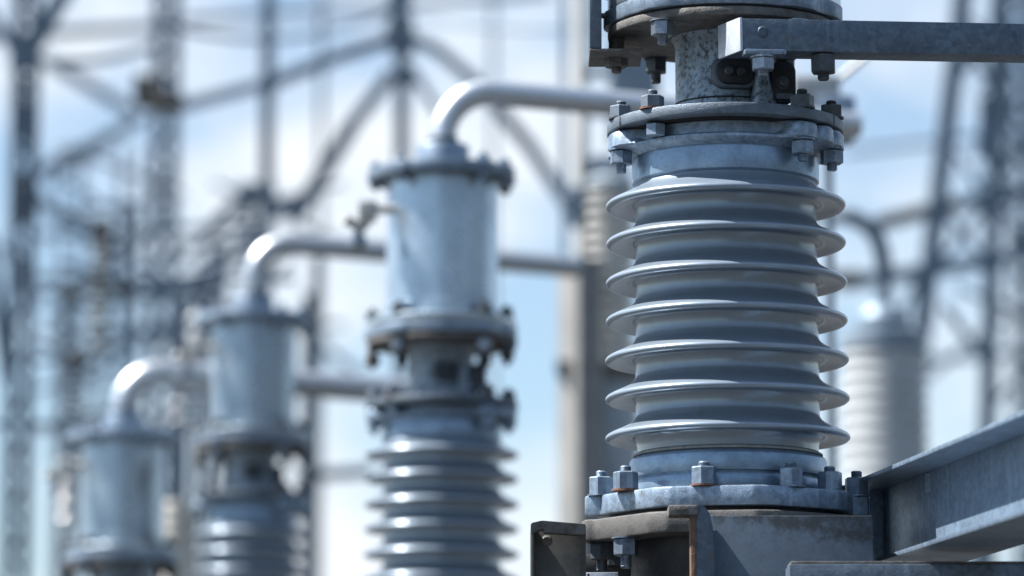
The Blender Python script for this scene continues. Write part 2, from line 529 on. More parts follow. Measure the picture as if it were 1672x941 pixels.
plate('housing_flange', 'cast', 199, 24, 48.3, 2.5, hexlobe, 240)
bm = bmesh.new()
pr = [(190, 24.2), (192, 21), (192, 4), (189, 1), (160, 0), (153, -2), (150, -6), (150, -34), (147, -37), (143.5, -38), (143.5, -334), (150, -336), (150, -344), (148, -346)]
lathe(bm, [(r * U, zr(y)) for r, y in pr], 128)
hous = obj('housing_drum', bm, 'housing', col)
plate('housing_lid', 'galv', 194, -374, -346, 3, hexlobe, 240)
plate('lid_disc', 'galv', 110, -384, -373.8, 3)
bm = bmesh.new()
pr = [(68, -383.8), (68, -432), (66, -436), (40, -437)]
lathe(bm, [(r * U, zr(y)) for r, y in pr], 64)
obj('hub', bm, 'galv', col)
for i, a in enumerate(LOB2):
    x, y = 178 * U * math.sin(R(a)), -178 * U * math.cos(R(a))
    rot = random.random()
    bm = bmesh.new()
    lo = 26 if a == -88 else 0
    if lo:
        lathe(bm, [(13 * U, zr(94)), (13 * U, zr(65.5))], 28, x, y)
    hexnut(bm, x, y, zr(90 + lo - (4 if lo else 0)), zr(67 + lo), 19 * U, rot, ext_dn=(8 if lo else 15) * U)
    lathe(bm, [(21 * U, zr(67.5 + lo)), (21 * U, zr(65.6 + lo))], 28, x, y)
    obj('nut', bm, 'galv_clean' if a in (-37, 37) else ('tan' if a == -88 else 'darkbolt'), col)
    bm = bmesh.new()
    hexnut(bm, x, y, zr(1), zr(-21), 19 * U, rot, ext_up=10 * U)
    obj('bolt', bm, 'darkbolt', col)
    bm = bmesh.new()
    x *= .97; y *= .97
    hexnut(bm, x, y, zr(-374), zr(-390), 16 * U, rot, ext_up=7 * U)
    hexnut(bm, x, y, zr(-330), zr(-346), 16 * U, rot, ext_dn=7 * U)
    strut(bm, (x, y, zr(-346)), (x, y, zr(-374)), 14 * U, kind='tube')
    obj('bolt', bm, 'galv_clean' if i % 3 == 0 else 'galv', col)

# pipe: riser, bend, long run
az = R(13)
dx_, dy_ = math.cos(az), math.sin(az)
zc = zr(-575)
br = 127 * U


def make_pipe(parent, r_px, lift=0.0):
    zc_ = zc + lift
    pts = [(0, 0, zr(-400)), (0, 0, zc_ - br)]
    for k in range(1, 15):
        a = PI / 2 * k / 14
        h = br * (1 - math.cos(a))
        pts.append((h * dx_, h * dy_, zc_ - br + br * math.sin(a)))
    for k in range(1, 9):
        h = br + k * 0.095
        pts.append((h * dx_, h * dy_, zc_ - 0.004 * k))
    bm = bmesh.new()
    sweep(bm, pts, r_px * U, 40)
    p = obj('pipe', bm, 'alu', parent, angle=60)
    bm = bmesh.new()
    lathe(bm, [((r_px + 5) * U, zr(-437.5)), ((r_px + 5) * U, zr(-456)), ((r_px + 2) * U, zr(-459))], 48)
    obj('sleeve', bm, 'darkflange', p)
    return p


pipe = make_pipe(col, 34)
# drain valve on the flank of the drum (short stub, body, handwheel)
bm = bmesh.new()
a = R(-60)
vx, vy = math.sin(a), -math.cos(a)
zv = zr(-268)
strut(bm, (140 * U * vx, 140 * U * vy, zv), (205 * U * vx, 205 * U * vy, zv - .006), 24 * U, kind='tube')
obj('valve_stub', bm, 'brass', col)
bm = bmesh.new()
box(bm, (-24 * U, -22 * U, -26 * U), (24 * U, 22 * U, 26 * U), 7 * U, Matrix.Translation((218 * U * vx, 218 * U * vy, zv - .01)))
valve = obj('valve_body', bm, 'brass', col)
bm = bmesh.new()
strut(bm, (218 * U * vx, 218 * U * vy, zv - .03), (250 * U * vx, 250 * U * vy, zv - .06), 22 * U, kind='tube')
strut(bm, (236 * U * vx, 236 * U * vy, zv - .045), (285 * U * vx, 285 * U * vy, zv - .028), 26 * U, kind='tube')
obj('valve_handle', bm, 'brass', valve)
bm = bmesh.new()
lathe(bm, [(20 * U, zv - .085), (23 * U, zv - .08), (23 * U, zv - .066), (20 * U, zv - .06)], 28, 245 * U * vx, 245 * U * vy)
obj('valve_cap', bm, 'galv_clean', valve)

for y0_, y1_, r_ in ((747.6, 741.5, 153.5), (310.5, 303.6, 147.6)):
    bm = bmesh.new()
    lathe(bm, [(r_ * U, zr(y0_)), (r_ * U, zr((y0_ + y1_) / 2)), ((r_ - 5) * U, zr(y1_))] if y0_ > 500 else [((r_ - 2) * U, zr(y0_)), (r_ * U, zr(y1_))], 96)
    obj('cement_joint', bm, 'cement', col)
# bottom collar and flanges
bm = bmesh.new()
pr = [(150, 816), (152, 812), (152, 789), (151, 787), (151, 783.5), (159, 783), (160, 779), (160, 757), (158.5, 753), (155, 750), (147.5, 748)]
lathe(bm, [(r * U, zr(y)) for r, y in pr], 144)
obj('bottom_collar', bm, 'collar', col)


def octa(R_in, ears, rot=0.0, ear_amt=26, w=6.0):
    def f(t, r, i):
        d = (math.degrees(t) - rot) % 45
        d = d - 22.5
        c = min(1 / math.cos(R(d)), 1.052)
        e = 0
        for L in ears:
            q = (math.degrees(t) - L + 180) % 360 - 180
            e = max(e, math.exp(-(abs(q) / w) ** 6))
        return r * c + ear_amt * U * e
    return f


plate('base_flange', 'cast', 200, 813, 845, 3, octa(200, (-86, 86, 170), 12, 25, 5.0), 360)
plate('base_gasket', 'gasket', 190, 845, 854, 1)
M['saddle_tan'] = metal('saddle_flange', (0.125, 0.118, 0.112), 0.6, 0.2, alt=(0.07, 0.066, 0.062), scale=50, grime=(0.05, 0.045, 0.04), grime_amt=0.45, grime_scale=50, bump=0.25, bump_scale=500)
plate('saddle_flange', 'saddle_tan', 213, 853.5, 888, 3.5, octa(214, (-82, 84), 12, 16), 360)
BANG = [-83, -58, -15, 29, 57, 86, 120, 160, -160, -120]
for i, a in enumerate(BANG):
    rr = 207 if abs(a) > 70 else (199 if a == -58 else 186)
    x, y = rr * U * math.sin(R(a)), -rr * U * math.cos(R(a))
    rot = [0.2, 0.0, 0.25, 0.5, 0.15, .6, .1, .3, .5, .7][i]
    bm = bmesh.new()
    hexnut(bm, x, y, zr(812), zr(782), 20 * U, rot, ext_up=8.5 * U)
    bolt = obj('bolt', bm, 'galv', col)
    bm = bmesh.new()
    lathe(bm, [(22.5 * U, zr(813.2)), (22.5 * U, zr(810.3))], 28, x, y)
    obj('washer', bm, 'rustwash' if i in (1, 2, 6) else 'galv', bolt)
    bm = bmesh.new()
    hexnut(bm, x, y, zr(917), zr(889), 20 * U, rot + .2, ext_dn=16 * U)
    lathe(bm, [(23 * U, zr(889.5)), (23 * U, zr(887.6))], 28, x, y)
    obj('nut', bm, 'darkbolt' if abs(a) > 70 else 'galv', col)
# pedestal
bm = bmesh.new()
lathe(bm, [(150 * U, 0.0), (150 * U, 0.02), (158 * U, 0.022), (158 * U, zr(930)), (164 * U, zr(915)), (164 * U, zr(887.8))], 64)
obj('pedestal', bm, 'boss', col)

for ch in col.children:
    pass

# ------------------------------------------------------------------ copies of the column
KIDS = list(col.children)


def copy_tree(o, parent=None):
    c = o.copy()
    COL.objects.link(c)
    if parent is not None:
        c.parent = parent
    for ch in list(o.children):
        copy_tree(ch, c)
    return c


spots = [
    (722, 7.40, -0.009, 'blurred insulator column with the thick bright elbow pipe reaching over behind the sharp column'),
    (413, 9.7, 0.045, 'more blurred insulator column whose elbow pipe passes behind the drum of a bigger column'),
    (203, 9.9, -0.234, 'lowest and most blurred insulator column, its drum and elbow pipe low by the gantry post'),
]
for px, d, dz, lab in spots:
    c = copy_tree(col)
    c.location = (P(px, 600, d).x, d, dz)
    c['label'] = lab
    if d > 8:      # the two rear units carry fatter pipes
        for ch in list(c.children):
            if ch.name.startswith('pipe'):
                for g_ in list(ch.children):
                    bpy.data.objects.remove(g_)
                bpy.data.objects.remove(ch)
        make_pipe(c, 37 if d < 9.8 else 46, 0.03 if d < 9.8 else 0.0)

# ------------------------------------------------------------------ things clamped to and around the sharp column
# channel bar crossing in front of the housing flange
D = Y0 - 0.172
a0 = P(1212, 30, D); a1 = P(1675, 39, D + 0.05)
a1 = a0 + (a1 - a0) * 1.5
b0 = P(1212, 82, D)
H = a0.z - b0.z
xdir = (a1 - a0)
ln = xdir.length
xv = xdir.normalized(); yv = Vector((-xv.y, xv.x, 0)).normalized(); zv3 = xv.cross(yv)
bmx = Matrix((xv, yv, zv3)).transposed().to_4x4(); bmx.translation = a0
bar = empty('channel_bar', a0, 'long dark steel channel bar with a cut bright end crossing the housing flange', 'steel bar')
inv = Matrix.Translation(-a0)
t = 5 * U
bm = bmesh.new()
DEP = 62 * U
L0 = inv @ bmx
SH = Matrix.Identity(4); SH[0][1] = -22 / 62   # the end is cut on the slant
LS = L0 @ SH
# web (front), top and bottom flanges of the channel
box(bm, (0, 0, -H), (ln, t, 0), 1.2 * U, L0)
box(bm, (0.001, t + .0003, -t), (ln, DEP, -0.0004), 1.0 * U, LS)
box(bm, (0.001, t + .0003, -H + .0004), (ln, DEP, -H + t), 1.0 * U, LS)
obj('channel', bm, 'bar', bar)
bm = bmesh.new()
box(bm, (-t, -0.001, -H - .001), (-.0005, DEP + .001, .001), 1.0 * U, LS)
obj('end_plate', bm, 'steel_tray', bar)  # sunlight on the cut end is put into a paler colour than the bar
bm = bmesh.new()
box(bm, (0.0, -15 * U, -H - 9 * U), (68 * U, 14 * U, -H - .5 * U), 3.5 * U, L0)
obj('clamp_foot', bm, 'galv', bar)
bm = bmesh.new()
hexnut(bm, 32 * U, 2 * U, -H - 32 * U, -H - 12 * U, 19 * U, .4, ext_dn=8 * U)
lathe(bm, [(20 * U, -H - 12.5 * U), (20 * U, -H - 9.2 * U)], 28, 32 * U, 2 * U)
for v in bm.verts:
    v.co = L0 @ v.co
obj('nut', bm, 'galv_clean', bar)
bm = bmesh.new()
for v in lathe(bm, [(9 * U, -.5 * U), (9 * U, 2 * U), (7 * U, 3.5 * U)], 28).verts:
    v.co = L0 @ (Matrix.Translation((32 * U, 0, -H * .42)) @ Matrix.Rotation(PI / 2, 4, 'X') @ v.co)
obj('rivet', bm, 'bar', bar)
bm = bmesh.new()
hexnut(bm, 134 * U, 20 * U, -H - 31 * U, -H - 1 * U, 21 * U, .2, ext_dn=14 * U)
for v in bm.verts:
    v.co = L0 @ v.co
obj('nut', bm, 'darkbolt', bar)

# hanging L bracket at the flank of the housing flange
D = Y0 - 0.02
br_ = P(962, 85, D)
lb = empty('angle_bracket', br_, 'black L-shaped flat bracket hanging beside the housing flange', 'bracket')
q = lambda x, y, dd=0: P(x, y, D + dd) - br_
bm = bmesh.new()
p0, p1 = q(962, 87), q(981, -70)
box(bm, (p0.x, -.030, p0.z), (p1.x, .030, p1.z), 2 * U)
obj('upright', bm, 'darkflange', lb)
bm = bmesh.new()
p0, p1 = q(962, 93), q(1048, 87.5)
box(bm, (p0.x, -.030, p0.z), (p1.x, .060, p1.z), 2 * U)
obj('foot', bm, 'tan', lb)
bm = bmesh.new()
p0 = q(981, 26)
strut(bm, p0, p0 + Vector((26 * U, 0, 0)), 9 * U, kind='tube')
obj('spacer', bm, 'darkbolt', lb)

# front plate of the saddle (stained blue grey)
D = Y0 - 0.196
fp = P(1165, 941, D)
sp_ = empty('saddle_plate', (fp.x, D, 0), 'stained blue-grey upright plate below the sharp column flange', 'steel plate')
bm = bmesh.new()
lo, hi = P(1150, 1100, D) - Vector((fp.x, D, 0)), P(1425, 842, D) - Vector((fp.x, D, 0))
box(bm, (lo.x, 0, 0.0), (hi.x, 0.012, hi.z), 2.0 * U)
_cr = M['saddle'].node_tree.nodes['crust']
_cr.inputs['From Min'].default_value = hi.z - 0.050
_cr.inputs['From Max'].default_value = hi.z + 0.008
obj('web', bm, 'saddle', sp_)
bm = bmesh.new()
box(bm, (hi.x - 6 * U, .0125, 0.0), (hi.x, 0.16, hi.z - .001), 1.5 * U)
obj('return_flange', bm, 'body', sp_)
bm = bmesh.new()
box(bm, (lo.x, .013, hi.z - 16 * U), (hi.x - 8 * U, 0.06, hi.z - .001), 1.5 * U)
obj('top_flange', bm, 'body', sp_)

# rusty flat bracket in front
D = Y0 - 0.235
o0 = P(1150, 941, D)
sb = empty('flat_bracket', (o0.x, D, 0), 'rust-edged grey flat bar bracket with a bent top lip below the base flange', 'bracket')
q = lambda x, y: P(x, y, D) - Vector((o0.x, D, 0))
bm = bmesh.new()
pts = [(1137, 1500), (1137, 826), (1142, 823), (1150, 826), (1159, 838), (1164, 862), (1167, 900), (1167, 1500)]
vf = [bm.verts.new(q(x, y)) for x, y in pts]
f = bm.faces.new(vf)
ex = bmesh.ops.extrude_face_region(bm, geom=[f])
for v in ex['geom']:
    if isinstance(v, bmesh.types.BMVert):
        v.co.y += 0.036
bmesh.ops.bevel(bm, geom=bm.edges[:], offset=1.2 * U, segments=2, affect='EDGES')
obj('upright', bm, 'bar', sb)
bm = bmesh.new()
a_, b_ = q(1132.5, 1500), q(1136.6, 836)
box(bm, (a_.x, 0.0005, a_.z), (b_.x, .036, b_.z), .8 * U)
obj('rust_face', bm, 'rust', sb)
bm = bmesh.new()
a_, b_ = q(1091, 842), q(1140, 825)
box(bm, (a_.x, -.003, a_.z), (b_.x, .035, b_.z), 4 * U)
obj('lip', bm, 'tan', sb)

# old channel leg
D = Y0 - 0.12
o0 = P(910, 941, D)
sc = empty('steel_channel', (o0.x, D, 0), 'brown-stained steel channel upright with a folded top lip next to open sky', 'steel channel')
q = lambda x, y: P(x, y, D) - Vector((o0.x, D, 0))
bm = bmesh.new()
a_, b_ = q(867, 1700), q(872, 857)
box(bm, (a_.x, -.014, 0), (b_.x, .12, b_.z), 1.5 * U)
obj('left_flange', bm, 'channel', sc)
bm = bmesh.new()
a_, b_ = q(872.5, 1700), q(957, 858)
box(bm, (a_.x, .012, 0), (b_.x, .018, b_.z), .5 * U)
obj('web', bm, 'channel', sc)
bm = bmesh.new()
vs = [q(867, 856), q(885, 852), q(956, 858), q(956, 876), q(888, 872), (q(886, 866)), q(872, 872), q(867, 874)]
vf = [bm.verts.new(v + Vector((0, -.016, 0))) for v in vs]
f = bm.faces.new(vf)
ex = bmesh.ops.extrude_face_region(bm, geom=[f])
for v in ex['geom']:
    if isinstance(v, bmesh.types.BMVert):
        v.co.y += 0.02
bmesh.ops.bevel(bm, geom=bm.edges[:], offset=1.2 * U, segments=2, affect='EDGES')
obj('lip', bm, 'tan', sc)
bm = bmesh.new()
a_ = q(893, 882)
for v in lathe(bm, [(9 * U, -2 * U), (9 * U, 3 * U), (6 * U, 5 * U)], 24).verts:
    v.co = Matrix.Translation((a_.x, .013, a_.z)) @ Matrix.Rotation(PI / 2, 4, 'X') @ v.co
obj('rivet', bm, 'tan', sc)
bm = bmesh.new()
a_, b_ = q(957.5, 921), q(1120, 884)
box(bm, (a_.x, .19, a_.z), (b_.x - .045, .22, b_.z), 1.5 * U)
obj('dark_backing', bm, 'channel', sc)  # dark sheet added behind the nuts, standing in for shade under the flange
bm = bmesh.new()
a_, b_ = q(956, 1010), q(1012, 927)
box(bm, (a_.x, .070, a_.z), (b_.x, .074, b_.z), 1 * U)
obj('pale_sheet', bm, 'steel_tray', sc)  # pale sheet in the gap between channel and pedestal
bm = bmesh.new()
for v in lathe(bm, [(2 * U, 0), (2 * U, 1 * U), (1.5 * U, 1.5 * U)], 12).verts:
    v.co = Matrix.Translation((q(959.5, 0).x, .070, q(0, 931).z)) @ Matrix.Rotation(PI / 2, 4, 'X') @ v.co
obj('screw', bm, 'black', sc)

# I-beam running towards the camera
p_far = P(1428, 771, 4.62)
p_near = P(1672, 682, 4.62 * 0.868)
dr = (p_near - p_far)
dr.z = 0
dr.normalize()
ib = empty('steel_girder', p_far, 'blue-grey steel I-beam with a slotted web running level past the sharp column', 'steel beam')
xv = dr; zv3 = Vector((0, 0, 1)); yv = zv3.cross(xv)
# local: x along beam towards camera, y lateral, z up; the web's seen face is towards -X world
Lm = Matrix((xv, yv, zv3)).transposed().to_4x4()
side = 1 if (Lm @ Vector((0, 1, 0))).x < 0 else -1
Hb = P(1428, 771, 4.62).z - P(1428, 919, 4.62).z
W = 0.052
tf, tw = 0.0055, 0.006
blen = 2.2
bm = bmesh.new()
box(bm, (-0.135, -2 * W, -tf), (blen, 0, 0), .0012)
bm2 = bm
for v in bm.verts:
    v.co = Lm @ Vector((v.co.x, v.co.y * side * -1 if side == 1 else v.co.y, v.co.z))
bm.free()


def bx_beam(x0, x1, y0, y1, z0, z1, bev=.001):
    """y measured from the visible flange edge inwards"""
    bm = bmesh.new()
    ya, yb = -side * y0, -side * y1
    box(bm, (x0, min(ya, yb), z0), (x1, max(ya, yb), z1), bev, Lm)
    return bm


obj('top_flange', bx_beam(-.25, blen, 0, 2 * W, -tf, 0, .0012), 'beam', ib)
obj('bottom_flange', bx_beam(0, blen, 0, 2 * W, -Hb, -Hb + tf, .0012), 'beam', ib)
# web with a real slot: four pieces round the opening, joined as one mesh grid
sx, sl = 0.060, 0.022
szt, szb = -0.0075, -0.030
bm = bmesh.new()
xs = [-0.15, sx - sl / 2, sx + sl / 2, blen]
zs = [-Hb + tf + .0003, szb, szt, -tf - .0003]
for fy in (W - tw / 2, W + tw / 2):
    grid = [[bm.verts.new(Lm @ Vector((x, -side * fy, z))) for z in zs] for x in xs]
    for i in range(3):
        for j in range(3):
            if i == 1 and j == 1:
                continue
            bm.faces.new((grid[i][j], grid[i + 1][j], grid[i + 1][j + 1], grid[i][j + 1]))
bm.verts.ensure_lookup_table()
g1 = lambda i, j: bm.verts[i * 4 + j]
g2 = lambda i, j: bm.verts[16 + i * 4 + j]
for (i, j), (k, l) in (((1, 1), (2, 1)), ((2, 1), (2, 2)), ((2, 2), (1, 2)), ((1, 2), (1, 1)), ((0, 0), (0, 1)), ((0, 1), (0, 2)), ((0, 2), (0, 3)), ((3, 0), (3, 1)), ((3, 1), (3, 2)), ((3, 2), (3, 3))):
    bm.faces.new((g1(i, j), g1(k, l), g2(k, l), g2(i, j)))
obj('web', bm, 'beam', ib, smooth=False)
obj('stiffener', bx_beam(-.150, -.142, W - .022, W - tw / 2 - .0005, -Hb + tf + .0005, -tf - .0005, .0008), 'beam', ib)
obj('end_cleat', bx_beam(-.170, -.1505, W - .010, W + .012, -Hb + tf + .03, -tf - .0005, .0015), 'beam', ib)

# floor rail under the beam
D = Y0 - 0.22
o0 = P(1290, 932, D)
fr = empty('support_rail', o0, 'horizontal grey rail with a bright upper edge under the I-beam', 'steel rail')
bm = bmesh.new()
a_, b_ = P(1285, 990, D) - o0, P(2000, 927, D) - o0
box(bm, (a_.x, -.05, a_.z), (b_.x, .02, b_.z), 2 * U)
obj('channel', bm, 'bar', fr)
bm = bmesh.new()
a_, b_ = P(1287, 926.5, D) - o0, P(2000, 922, D) - o0
box(bm, (a_.x, -.046, a_.z), (b_.x, .016, b_.z), .8 * U)
obj('edge_strip', bm, 'tan', fr)  # brownish strip along the rail's upper edge
bm = bmesh.new()
for xx in (1300, 1900):
    a_ = P(xx, 992, D) - o0
    box(bm, (a_.x, -.045, -o0.z), (a_.x + .05, .015, a_.z), 2 * U)
obj('leg', bm, 'channel', fr)

# ------------------------------------------------------------------ background: real posts, trusses, bushings
def ground_point(v):
    return Vector((v.x, v.y, 0))


def members(root, lst, default='tower'):
    """each member a part: (name, x1,y1,x2,y2,d1,d2,w_px,kind,mat)"""
    for it in lst:
        name, x1, y1, x2, y2, d1, d2, w = it[:8]
        kind = it[8] if len(it) > 8 else 'angle'
        mat = it[9] if len(it) > 9 else default
        bm = bmesh.new()
        strut(bm, P(x1, y1, d1) - root.location, P(x2, y2, d2) - root.location, w * (d1 + d2) / 2 / F, kind=kind, t=None if kind != 'flat' else w * .25 * d1 / F)
        obj(name, bm, mat, root)


def post(root, name, px, py_ref, d, w, y_top, kind='angle', mat='tower', base_z=0.0):
    top = P(px, py_ref, d)
    zt = P(px, y_top, d).z
    bm = bmesh.new()
    x, y = top.x - root.location.x, top.y - root.location.y
    strut(bm, (x, y, base_z), (x, y, zt), w * d / F, kind=kind)
    return obj(name, bm, mat, root)


def node_box(root, px, py, d, w, h, mat='tower', name='gusset', thick=.5):
    p = P(px, py, d) - root.location
    s = d / F
    bm = bmesh.new()
    box(bm, (p.x - w * s / 2, p.y - w * s * thick / 2, p.z - h * s / 2), (p.x + w * s / 2, p.y + w * s * thick / 2, p.z + h * s / 2), min(w, h) * s * .12)
    return obj(name, bm, mat, root)


def lattice_column(root, px, d, w, y_top, leg_w, brace_w, n_px, mat='tower', bmat=None, depth=None, y_bot=941):
    """four-legged lattice column with zigzag lacing; lacing only over the seen height"""
    s = d / F
    hw = w * s / 2
    c = P(px, 470, d)
    cx, cy = c.x - root.location.x, c.y - root.location.y
    zt = P(px, y_top, d).z
    zb = P(px, y_bot, d).z
    for a in (-1, 1):
        for b in (-1, 1):
            bm = bmesh.new()
            strut(bm, (cx + a * hw, cy + b * hw, 0), (cx + a * hw, cy + b * hw, zt), leg_w * s)
            obj('leg', bm, mat, root)
    st = n_px * s
    z = zb
    k = 0
    while z < zt - st * .3:
        sgn = 1 if k % 2 else -1
        for b in (-1, 1):
            bm = bmesh.new()
            strut(bm, (cx - sgn * hw, cy + b * hw * 1.02, z), (cx + sgn * hw, cy + b * hw * 1.02, min(zt, z + st)), brace_w * s)
            obj('brace', bm, bmat or mat, root)
        z += st
        k += 1


# tall tower at the frame's edge
d = 17.0
c = P(36, 470, d)
tw1 = empty('lattice_tower', (c.x, c.y, 0), 'dark blurred steel tower with X-shaped bracing along the frame edge', 'tower', 'steel lattice structures')
lattice_column(tw1, 36, d, 30, -90, 14, 6, 38, mat='tower')
members(tw1, [
    ('brace', 150, -90, 40, 100, d, d, 26), ('brace', 30, 90, -60, -40, d, d, 20), ('brace', 15, 400, 55, 500, d - .5, d - .5, 26, 'angle', 'tower_pale'),
    ('brace', -20, 380, 12, 620, d, d, 20), ('brace', 30, 110, 60, 330, d, d, 14),
])
node_box(tw1, 38, 92, d, 46, 50)
node_box(tw1, 34, 330, d, 30, 60, 'tower_brown')

# gantry with peak post and sloping members
d = 19.0
c = P(267, 470, d)
gt = empty('lattice_gantry', (c.x, c.y, 0), 'blurred steel gantry with lattice post and long arched braces against bright cloud', 'gantry', 'steel lattice structures')
lattice_column(gt, 267, d, 32, -90, 13, 6, 34)
node_box(gt, 248, 152, d, 46, 56, 'tower_brown')
node_box(gt, 274, 168, d - .3, 52, 28, 'tower_brown')
node_box(gt, 226, 145, d - .2, 16, 50, 'black')
post(gt, 'post', 437, 200, d + 2, 22, -90, mat='tower')
post(gt, 'post', 656, 200, d + 1, 24, -90, mat='tower', kind='tube')
members(gt, [
    ('chord', 285, 182, 437, 140, d, d + 1, 22), ('chord', 437, 140, 560, 92, d + 1, d + 1, 22), ('chord', 560, 92, 648, 64, d + 1, d + 1, 22),
    ('chord', 664, 62, 715, 84, d + 1, d + 1, 20), ('chord', 715, 84, 775, 135, d + 1, d + 1, 20), ('chord', 775, 135, 860, 235, d + 1, d + 1, 22), ('chord', 860, 235, 960, 385, d + 1, d + 1, 22),
    ('brace', 642, 118, 575, 205, d + 1, d + 1, 20), ('brace', 575, 205, 480, 360, d + 1, d + 1, 24), ('brace', 668, 110, 720, 190, d + 1, d + 1, 13),
    ('peak', 652, -90, 655, 85, d + 1, d + 1, 38),
])
node_box(gt, 656, 60, d + 1, 40, 60)
node_box(gt, 662, 128, d + 1, 34, 26)
node_box(gt, 640, 50, d + .7, 24, 26, 'tower_pale')
node_box(gt, 437, 140, d + 1, 30, 24, 'tower')

# farther thin lattice line
d = 42.0
c = P(160, 470, d)
fg = empty('far_gantry', (c.x, c.y, 0), 'faint far gantry of thin members showing pale between the nearer posts', 'gantry', 'steel lattice structures')
members(fg, [
    ('beam', -20, 62, 270, 45, d, d, 16), ('beam', 300, 35, 900, -10, d, d, 12), ('brace', 220, 185, 70, 95, d, d, 18), ('brace', 230, 195, 30, 300, d, d, 16),
    ('brace', 80, 300, 240, 190, d, d, 10), ('brace', 60, 330, 210, 420, d, d, 16), ('beam', 30, 455, 330, 470, d, d, 14), ('beam', 40, 700, 300, 690, d, d, 10),
    ('brace', 280, 440, 440, 300, d, d, 14), ('brace', 200, 420, 80, 520, d, d, 12),
    ('brace', 330, 560, 480, 420, d, d, 12), ('brace', 350, 300, 560, 400, d, d, 10), ('brace', 90, 620, 300, 520, d, d, 12), ('beam', 60, 385, 420, 372, d, d, 12),
    ('beam', 70, 545, 560, 532, d, d, 10), ('brace', 110, 240, 300, 320, d, d, 10), ('brace', 470, 520, 620, 640, d, d, 12),
    ('beam', 1380, 600, 1690, 575, d, d, 10), ('brace', 1480, 640, 1640, 520, d, d, 10), ('beam', 1380, 250, 1690, 215, d, d, 9),
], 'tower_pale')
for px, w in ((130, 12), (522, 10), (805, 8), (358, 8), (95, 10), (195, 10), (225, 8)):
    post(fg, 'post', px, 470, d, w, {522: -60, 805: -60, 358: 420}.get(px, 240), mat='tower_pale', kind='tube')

# disconnect switches in the blurred middle ground
def switch(px, py, d, h_px, label, mat='greyblue', arm=None):
    s = d / F
    c = P(px, py, d)
    root = empty('disconnect_switch', (c.x, c.y, 0), label, 'switch', 'disconnect switches on posts')
    bm = bmesh.new()
    pr = [(5 * s, 0)]
    z1 = c.z
    z0 = P(px, py + h_px, d).z
    lathe(bm, [(8 * s, 0), (8 * s, z0 - 6 * s), (8 * s, z0)], 20)
    obj('post', bm, 'tower', root)
    bm = bmesh.new()
    prof = []
    n = max(5, int(h_px / 14))
    for k in range(n):
        zz = z0 + (z1 - z0) * k / n
        st = (z1 - z0) / n
        prof += [(9 * s, zz + .001), (15 * s, zz + st * .3), (15 * s, zz + st * .45), (9 * s, zz + st * .8)]
    lathe(bm, prof, 24)
    obj('insulator', bm, mat, root)
    bm = bmesh.new()
    lathe(bm, [(15 * s, z1), (18 * s, z1 + 4 * s), (18 * s, z1 + 22 * s), (12 * s, z1 + 26 * s)], 20)
    obj('cap', bm, 'black', root)
    if arm:
        bm = bmesh.new()
        strut(bm, (0, 0, z1 + 20 * s), P(arm[0], arm[1], d) - root.location, arm[2] * s, kind='tube')
        obj('arm', bm, 'tower', root)
    return root


switch(166, 382, 20, 190, 'blurred post switch with a black cap in the pale gap beside the gantry post', 'tower_brown', (60, 330, 10))
switch(405, 330, 24, 130, 'blurred post switch tilted arm raised above a bright pipe bend', 'tower', (480, 345, 14))
switch(325, 470, 23, 240, 'blurred post switch behind the gantry post with arm rising to the pipe bend', 'tower', (440, 400, 16))
switch(128, 600, 18, 200, 'low blurred post switch standing by the farthest drum', 'tower', (60, 560, 9))

d = 21.5
c = P(440, 470, d)
sw = empty('busbar_frame', (c.x, c.y, 0), 'blurred tangle of sloping busbars between gantry post and bright pipe elbow', 'busbar', 'steel lattice structures')
members(sw, [
    ('busbar', 300, 470, 430, 400, d, d, 16), ('busbar', 320, 440, 490, 325, d, d, 14), ('busbar', 330, 380, 405, 310, d, d, 10), ('busbar', 120, 505, 330, 470, d, d, 12),
    ('busbar', 60, 320, 160, 400, d, d, 14), ('busbar', 100, 430, 215, 470, d, d, 12), ('busbar', 290, 540, 360, 450, d, d, 12), ('busbar', 60, 590, 230, 560, d, d, 10),
    ('busbar', 95, 690, 235, 660, d, d, 10), ('busbar', 450, 330, 560, 300, d, d, 8), ('post', 520, 420, 508, 990, d, d, 18, 'angle', 'tower_pale'), ('busbar', 480, 780, 610, 770, d, d, 18),
], 'tower')
node_box(sw, 405, 315, d, 34, 34)
node_box(sw, 438, 322, d, 26, 40)
node_box(sw, 480, 338, d, 20, 30, 'tower_brown')
node_box(sw, 198, 470, d, 34, 22, 'tower_brown')
node_box(sw, 120, 478, d, 26, 18, 'tower_brown')
post(sw, 'post', 500, 780, d, 16, 480, kind='tube', mat='tower_pale')
post(sw, 'post', 300, 560, d, 22, 470, kind='tube')

def mast(px, d, w, y_top, label, n_px=34, lw=9, bw=6, mat='tower', arms=()):
    c = P(px, 470, d)
    root = empty('lattice_mast', (c.x, c.y, 0), label, 'mast', 'steel lattice structures')
    lattice_column(root, px, d, w, y_top, lw, bw, n_px, mat=mat)
    for (x1, y1, x2, y2, wd) in arms:
        bm = bmesh.new()
        strut(bm, P(x1, y1, d - .2) - root.location, P(x2, y2, d - .2) - root.location, wd * d / F)
        obj('arm', bm, mat, root)
    return root


